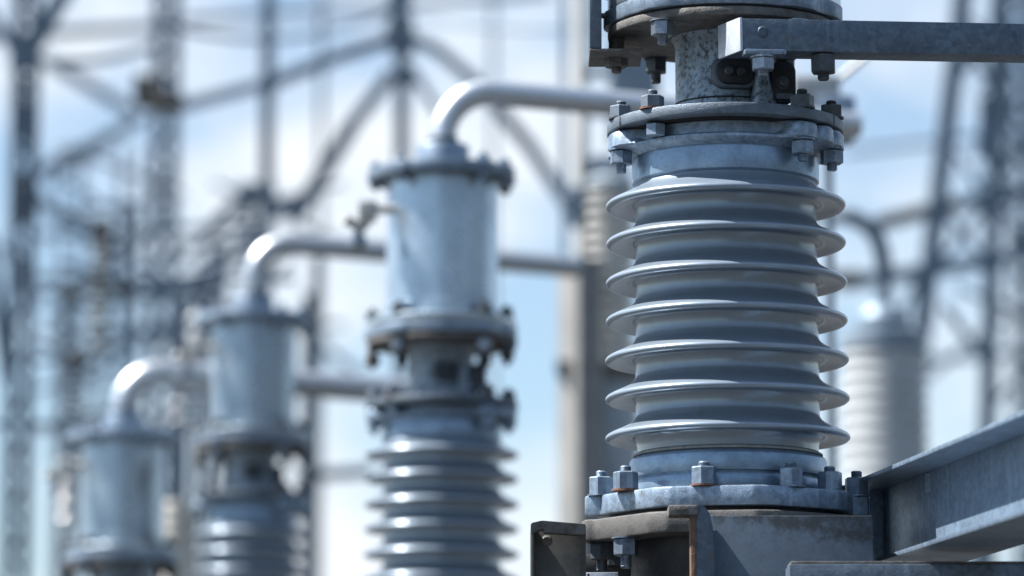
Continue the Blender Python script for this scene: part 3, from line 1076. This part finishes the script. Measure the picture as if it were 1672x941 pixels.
mast(120, 26, 26, 470, 'pale slim lattice mast low in the gap beside the frame-edge tower', arms=((60, 480, 180, 476, 10), (55, 640, 190, 600, 8), (70, 560, 170, 640, 7)), mat='tower_pale')
mast(212, 24, 22, 330, 'slim lattice mast with crossed arms close beside the gantry post', arms=((140, 340, 280, 330, 9), (150, 420, 270, 380, 8), (160, 380, 280, 470, 8), (110, 300, 215, 360, 7)))
mast(355, 27, 24, 395, 'short lattice mast rising just above the second bright pipe bend', arms=((300, 400, 420, 390, 9), (310, 455, 400, 420, 8)), mat='tower')
mast(1668, 25, 30, -60, 'lattice mast cut by the frame edge behind the leaning tower leg', arms=((1600, 150, 1690, 60, 10), (1600, 300, 1690, 230, 10), (1560, 470, 1690, 520, 10)))


def wire(label, x1, y1, d1, x2, y2, d2, sag, r=.011):
    a_, b_ = P(x1, y1, d1), P(x2, y2, d2)
    pts = []
    for k in range(25):
        t_ = k / 24
        p = a_.lerp(b_, t_)
        p.z -= sag * 4 * t_ * (1 - t_)
        pts.append(p - a_)
    bm = bmesh.new()
    sweep(bm, pts, r, 10)
    o = obj('overhead_wire', bm, 'tower', loc=a_)
    return tag(o, label, 'wire', 'overhead conductors')


wire('overhead wire running from the frame-edge tower node to the gantry post node', 40, 95, 17, 262, 70, 19, .05, .02)
wire('overhead wire sagging low between gantry post and peak post', 270, 40, 19, 655, 10, 20, .12, .015)
wire('overhead wire from the gantry peak down towards the beige breaker pole', 660, 20, 20, 1000, 40, 16, .05, .012)
wire('overhead wire slanting from leaning tower leg to the frame-edge mast', 1570, 20, 20, 1690, 90, 24, .04, .015)


def string(px, y0, y1, d, n, r, label):  # glossy discs added to make bright sun glints in the blur
    s = d / F
    a_ = P(px, y0, d); b_ = P(px, y1, d)
    root = empty('glint_string', a_, label, 'insulator', 'added strings of glossy discs for glints')
    for k in range(n):
        z = (b_.z - a_.z) * (k + .5) / n
        bm = bmesh.new()
        lathe(bm, [(r * .3 * s, z + r * .9 * s), (r * .4 * s, z + r * .45 * s), (r * .8 * s, z + r * .2 * s), (r * s, z - r * .1 * s), (r * .95 * s, z - r * .3 * s), (r * .25 * s, z - r * .35 * s)], 24)
        obj('disc', bm, 'glass', root)
    bm = bmesh.new()
    strut(bm, (0, 0, (b_.z - a_.z)), (0, 0, .12), 5 * s, kind='tube')
    obj('rod', bm, 'tower', root)
    bm = bmesh.new()
    strut(bm, (-.35, .1, .12), (.35, .1, .12), 9 * s)
    obj('hanger', bm, 'tower', root)


string(320, 505, 620, 13.5, 4, 16, 'added glint string of glossy discs hanging close beside the third drum, catching the sun')
string(112, 745, 860, 13.0, 4, 17, 'added glint string of glossy discs hanging beside the lowest drum over open sky')
string(292, 590, 700, 14.5, 4, 14, 'added glint string of glossy discs hanging behind the gap between the two rear drums')

# breaker pole behind the sharp column
d = 13.0
c = P(950, 470, d)
bk = empty('breaker_pole', (c.x, c.y, 0), 'tall blurred breaker with beige posts and ribbed column behind the sharp insulator', 'circuit breaker')
post(bk, 'post', 922, 470, d, 9, -90, mat='tower_pale')
post(bk, 'post', 949, 470, d + .1, 24, -90, mat='whitish', kind='tube')
s = d / F
cx = P(992, 470, d).x - c.x
bm = bmesh.new()
z0, z1 = P(990, 592, d).z, P(990, 300, d).z
prof = []
n = 14
for k in range(n):
    zz = z0 + (z1 - z0) * k / n
    st = (z1 - z0) / n
    prof += [(42 * s, zz), (52 * s, zz + st * .35), (52 * s, zz + st * .5), (42 * s, zz + st * .85)]
lathe(bm, prof, 48, cx, .15)
obj('insulator', bm, 'whitish', bk)
bm = bmesh.new()
z2 = P(990, 616, d).z
lathe(bm, [(64 * s, z2), (64 * s, z0 - .001)], 48, cx, .15)
obj('flange', bm, 'tower_brown', bk)
bm = bmesh.new()
z3 = P(990, 870, d).z
lathe(bm, [(30 * s, 0), (30 * s, z3 - .04), (54 * s, z3), (56 * s, z3 + .02), (56 * s, z2 - .03), (54 * s, z2 - .001)], 48, cx, .15)
obj('tank', bm, 'bluepale', bk)
bm = bmesh.new()
z4 = P(990, 255, d).z
lathe(bm, [(50 * s, z1 + .001), (50 * s, z1 + .03), (38 * s, z1 + .05), (38 * s, z4), (30 * s, z4 + .02)], 48, cx, .15)
obj('head', bm, 'bluepale', bk)
node_box(bk, 944, 338, d - .05, 26, 70, 'tower')
node_box(bk, 938, 600, d - .05, 60, 22, 'tower_brown', 'bracket')
bm = bmesh.new()
hw = 27 * s
box(bm, (-hw, -hw, 0.0), (hw, hw, P(0, 425, d).z), .006, Matrix.Translation((P(946, 0, d).x - c.x, -.03, 0)) @ Matrix.Rotation(R(38), 4, 'Z'))
obj('square_leg', bm, 'warmgrey', bk)
bm = bmesh.new()
box(bm, (P(995, 0, d).x - c.x, .0, P(0, 210, d).z), (P(1075, 0, d).x - c.x, .3, P(0, 60, d).z), .01)
obj('control_box', bm, 'greyblue', bk)

members(bk, [('bracket', 949, 120, 1010, 120, d + .1, d + .1, 16), ('bracket', 949, 185, 1010, 185, d + .1, d + .1, 16)])

# terminal box at the pipe end, beyond the sharp column
d = 8.1
c = P(1357, 300, d)
tb = empty('terminal_box', (c.x, c.y, 0), 'blurred grey terminal box on a post just beyond the sharp column neck', 'terminal box')
node_box(tb, 1362, 197, d, 66, 76, 'galv', 'box', 1.0)
node_box(tb, 1330, 150, d + .02, 80, 40, 'greige', 'clamp', 1.0)
node_box(tb, 1388, 172, d - .02, 18, 14, 'beige', 'lug')
post(tb, 'post', 1352, 300, d + .02, 18, 235, kind='tube', mat='greyblue')
members(tb, [('arm', 1345, 150, 1415, 92, d, d, 11, 'tube', 'brass')])

# right bushings
def bushing(px, d, r, y_cap, label, mat, ribs=24, pitch=24, head=True):
    s = d / F
    c = P(px, y_cap, d)
    root = empty('bushing', (c.x, c.y, 0), label, 'bushing', 'pale ribbed bushings')
    zt = P(px, y_cap + 28, d).z
    bm = bmesh.new()
    prof = [(r * .9 * s, 0.0)]
    z = zt - ribs * pitch * s
    prof.append((r * .9 * s, z - .01))
    for k in range(ribs):
        zz = z + k * pitch * s
        st = pitch * s
        prof += [(r * .93 * s, zz + .001), (r * s, zz + st * .25), (r * s, zz + st * .5), (r * .93 * s, zz + st * .9)]
    lathe(bm, prof, 64)
    obj('insulator', bm, mat, root)
    if head:
        zc_ = P(px, y_cap, d).z
        bm = bmesh.new()
        lathe(bm, [(r * 1.03 * s, zt + .001), (r * 1.03 * s, zc_), (r * .98 * s, zc_ + 2 * s)], 64)
        obj('cap', bm, 'greyblue', root)
        bm = bmesh.new()
        lathe(bm, [(r * .62 * s, zc_ + 2.2 * s), (r * .62 * s, zc_ + 26 * s), (r * .45 * s, zc_ + 42 * s), (r * .2 * s, zc_ + 48 * s)], 48)
        obj('head', bm, 'tower', root)
    return root


d = 13.5
b1 = bushing(1443, d, 71, 545, 'pale ribbed bushing with dark cap standing behind the I-beam', 'greige')
s = d / F
pts = [P(1442, 505, d), P(1443, 440, d), P(1438, 405, d), P(1425, 378, d), P(1402, 360, d), P(1375, 352, d), P(1300, 345, d + .1)]
bm = bmesh.new()
# smooth the bend
sm = []
for i in range(len(pts) - 1):
    p0 = pts[max(0, i - 1)]; p1 = pts[i]; p2 = pts[i + 1]; p3 = pts[min(len(pts) - 1, i + 2)]
    for k in range(5):
        t_ = k / 5
        sm.append(0.5 * ((2 * p1) + (p2 - p0) * t_ + (2 * p0 - 5 * p1 + 4 * p2 - p3) * t_ ** 2 + (3 * p1 - p0 - 3 * p2 + p3) * t_ ** 3))
sm.append(pts[-1])
sweep(bm, [p - b1.location for p in sm], 14 * s, 24)
obj('pipe', bm, 'tower', b1)
d = 14.0
bushing(292, d, 28, 790, 'slim beige ribbed bushing rising between two blurred columns', 'beige', ribs=16, pitch=20, head=False)
bushing(1600, 26.0, 26, 860, 'small dark far bushing under the beam flange', 'tower', ribs=8, pitch=14, head=False)

# right lattice tower
d = 20.0
c = P(1600, 470, d)
tr = empty('lattice_tower', (c.x, c.y, 0), 'blurred lattice tower with a leaning leg and level arms in the bright cloud', 'tower', 'steel lattice structures')


def leaning(px1, y1, px2, y2, w, mat='tower'):
    a_, b_ = P(px1, y1, d), P(px2, y2, d)
    t_ = (0 - a_.z) / (b_.z - a_.z)
    g = a_ + (b_ - a_) * t_
    bm = bmesh.new()
    strut(bm, g - tr.location, a_ - tr.location, w * d / F)
    obj('leg', bm, mat, tr)


leaning(1578, -60, 1508, 520, 30)
leaning(1632, -60, 1612, 700, 26)
leaning(1680, -60, 1690, 700, 24)
members(tr, [
    ('arm', 1430, 368, 1560, 335, d, d, 24, 'angle', 'tower_brown'), ('arm', 1560, 335, 1720, 312, d, d, 24), ('arm', 1350, 352, 1430, 368, d, d, 12, 'angle', 'tower_pale'),
    ('arm', 1370, 466, 1620, 428, d, d, 24), ('arm', 1620, 428, 1720, 405, d, d, 20),
    ('brace', 1530, 330, 1625, 450, d, d, 12), ('brace', 1640, 300, 1525, 440, d, d, 12), ('brace', 1568, 60, 1640, 170, d, d, 14), ('brace', 1640, 40, 1570, 120, d, d, 12),
    ('brace', 1600, 230, 1700, 120, d, d, 14), ('brace', 1620, 190, 1720, 280, d, d, 14), ('brace', 1630, 340, 1720, 440, d, d, 12), ('brace', 1720, 330, 1640, 430, d, d, 12),
    ('brace', 1540, 500, 1615, 600, d, d, 14), ('brace', 1610, 180, 1600, 260, d, d, 20), ('brace', 1515, 420, 1470, 520, d, d, 12), ('brace', 1720, 560, 1620, 660, d, d, 10, 'angle', 'tower_pale'),
    ('brace', 1560, 250, 1610, 330, d, d, 10),
])
node_box(tr, 1618, 175, d, 40, 36)
node_box(tr, 1572, 70, d, 30, 44)
node_box(tr, 1530, 350, d, 40, 34)
node_box(tr, 1618, 430, d, 36, 26)
node_box(tr, 1640, 265, d, 30, 30)
node_box(tr, 1380, 455, d, 60, 22, 'tower_brown', 'insulator_clamp')

# ------------------------------------------------------------------ ground
m, nt, b, L = newmat('gravel')
N = nt.nodes
tc = N.new('ShaderNodeTexCoord')
v1 = N.new('ShaderNodeTexVoronoi'); v1.inputs['Scale'].default_value = 28
L.new(tc.outputs['Object'], v1.inputs['Vector'])
rp = N.new('ShaderNodeValToRGB')
rp.color_ramp.elements[0].color = (0.022, 0.022, 0.022, 1); rp.color_ramp.elements[1].color = (0.065, 0.065, 0.064, 1)
sepn = N.new('ShaderNodeSeparateColor')
L.new(v1.outputs['Color'], sepn.inputs['Color']); L.new(sepn.outputs['Red'], rp.inputs['Fac']); L.new(rp.outputs['Color'], b.inputs['Base Color'])
b.inputs['Roughness'].default_value = 0.9
bp = N.new('ShaderNodeBump'); bp.inputs['Distance'].default_value = .03
L.new(v1.outputs['Distance'], bp.inputs['Height']); L.new(bp.outputs['Normal'], b.inputs['Normal'])
bm = bmesh.new()
vs = [bm.verts.new((x, y, 0)) for x, y in ((-2500, -2500), (2500, -2500), (2500, 2500), (-2500, 2500))]
bm.faces.new(vs)
g = obj('ground', bm, m, smooth=False)
tag(g, 'dark crushed slag yard under the substation', None, None, 'structure')

# unseen ridge added behind the viewer to darken reflections, open on one side
m, nt, b, L = newmat('unseen_ridge_dark')
N = nt.nodes
tc = N.new('ShaderNodeTexCoord')
n1 = N.new('ShaderNodeTexNoise'); n1.inputs['Scale'].default_value = 0.25; n1.inputs['Detail'].default_value = 8
L.new(tc.outputs['Object'], n1.inputs['Vector'])
rp = N.new('ShaderNodeValToRGB')
rp.color_ramp.elements[0].position = .35; rp.color_ramp.elements[0].color = (0.014, 0.020, 0.022, 1)
rp.color_ramp.elements[1].position = .65; rp.color_ramp.elements[1].color = (0.034, 0.044, 0.044, 1)
L.new(n1.outputs['Fac'], rp.inputs['Fac']); L.new(rp.outputs['Color'], b.inputs['Base Color'])
b.inputs['Roughness'].default_value = 0.95
bm = bmesh.new()
from mathutils import noise
NX, NY = 140, 26
rows = []
for j in range(NY):
    row = []
    for i in range(NX):
        an = R(-4 + 114 * i / (NX - 1))
        rad = 45 + 95 * j / (NY - 1)
        x, y = rad * math.sin(an), -rad * math.cos(an)
        t_ = min(1, j / 9) * min(1, i / 5)
        z = (t_ ** 1.3) * (17 + 9 * j / NY + 5 * noise.noise(Vector((x * .03, y * .03, 0)))) + 2.2 * t_ * noise.noise(Vector((x * .22, y * .22, 3))) - 0.4
        row.append(bm.verts.new((x, y, z)))
    rows.append(row)
for j in range(NY - 1):
    for i in range(NX - 1):
        bm.faces.new((rows[j][i], rows[j][i + 1], rows[j + 1][i + 1], rows[j + 1][i]))
tag(obj('unseen_ridge', bm, m, angle=180), kind='structure')

# ------------------------------------------------------------------ light
SUN = Vector((-0.70, 0.05, 1.0)).normalized()
el = math.asin(SUN.z)
sun = bpy.data.lights.new('sun', 'SUN')
sun.energy = 5.0
sun.angle = R(0.5)
sun.color = (1.0, 0.98, 0.945)
so = bpy.data.objects.new('sun', sun)
COL.objects.link(so)
so.rotation_euler = SUN.to_track_quat('Z', 'Y').to_euler()
so.location = (-3, 5, 12)

w = bpy.data.worlds.new('World')
scene.world = w
w.use_nodes = True
nt = w.node_tree
N, L = nt.nodes, nt.links
bg = N['Background']
sky = N.new('ShaderNodeTexSky')
sky.sky_type = 'NISHITA'
sky.sun_disc = False
sky.sun_elevation = el
sky.sun_rotation = math.atan2(SUN.x, SUN.y)
sky.air_density = 1.0
sky.dust_density = 0.6
sky.ozone_density = 2.0
tc = N.new('ShaderNodeTexCoord')
mp = N.new('ShaderNodeMapping')
mp.inputs['Scale'].default_value = (1.0, 1.0, 1.7)
mp.inputs['Location'].default_value = (0.7599, -1.1938, 0.04346)
L.new(tc.outputs['Generated'], mp.inputs['Vector'])
nz = N.new('ShaderNodeTexNoise')
nz.inputs['Scale'].default_value = 9.0
nz.inputs['Detail'].default_value = 5
nz.inputs['Roughness'].default_value = 0.55
L.new(mp.outputs['Vector'], nz.inputs['Vector'])
rp = N.new('ShaderNodeValToRGB')
rp.color_ramp.elements[0].position = 0.42; rp.color_ramp.elements[0].color = (0, 0, 0, 1)
rp.color_ramp.elements[1].position = 0.64; rp.color_ramp.elements[1].color = (1, 1, 1, 1)
L.new(nz.outputs['Fac'], rp.inputs['Fac'])
tint = N.new('ShaderNodeMixRGB'); tint.blend_type = 'MULTIPLY'; tint.inputs['Fac'].default_value = 1
tint.inputs['Color2'].default_value = (0.95, 1.03, 1.07, 1)
L.new(sky.outputs['Color'], tint.inputs['Color1'])
mx = N.new('ShaderNodeMixRGB')
mx.inputs['Color2'].default_value = (6.0, 6.35, 6.75, 1)
veil = N.new('ShaderNodeMixRGB'); veil.inputs['Fac'].default_value = 0.30
veil.inputs['Color2'].default_value = (3.5, 4.3, 5.1, 1)
L.new(tint.outputs['Color'], veil.inputs['Color1'])
L.new(veil.outputs['Color'], mx.inputs['Color1'])
# the bank of cumulus stands over the far horizon; behind the viewer and overhead the sky is clear
sx_ = N.new('ShaderNodeSeparateXYZ'); L.new(tc.outputs['Generated'], sx_.inputs['Vector'])
m1 = N.new('ShaderNodeMapRange'); m1.inputs['From Min'].default_value = 0.2; m1.inputs['From Max'].default_value = 0.75
L.new(sx_.outputs['Y'], m1.inputs['Value'])
m2 = N.new('ShaderNodeMath'); m2.operation = 'MULTIPLY'
L.new(rp.outputs['Color'], m2.inputs[0]); L.new(m1.outputs['Result'], m2.inputs[1])
L.new(m2.outputs['Value'], mx.inputs['Fac'])
L.new(mx.outputs['Color'], bg.inputs['Color'])
bg.inputs['Strength'].default_value = 0.06

# ------------------------------------------------------------------ camera
cam = bpy.data.cameras.new('camera')
cam.sensor_width = 36
cam.lens = F / 1672 * 36
cam.clip_start = 0.1
cam.clip_end = 6000
cam.dof.use_dof = True
cam.dof.focus_distance = 4.66
cam.dof.aperture_fstop = 3.6
cam.dof.aperture_blades = 0
co = bpy.data.objects.new('camera', cam)
COL.objects.link(co)
co.location = CAM
co.rotation_euler = (PI / 2 + PITCH, 0, 0)
scene.camera = co

vs = scene.view_settings
vs.view_transform = 'Standard'
vs.look = 'None'
vs.exposure = 1.48
vs.gamma = 1.0
scene.cycles.use_denoising = True
scene.cycles.max_bounces = 8
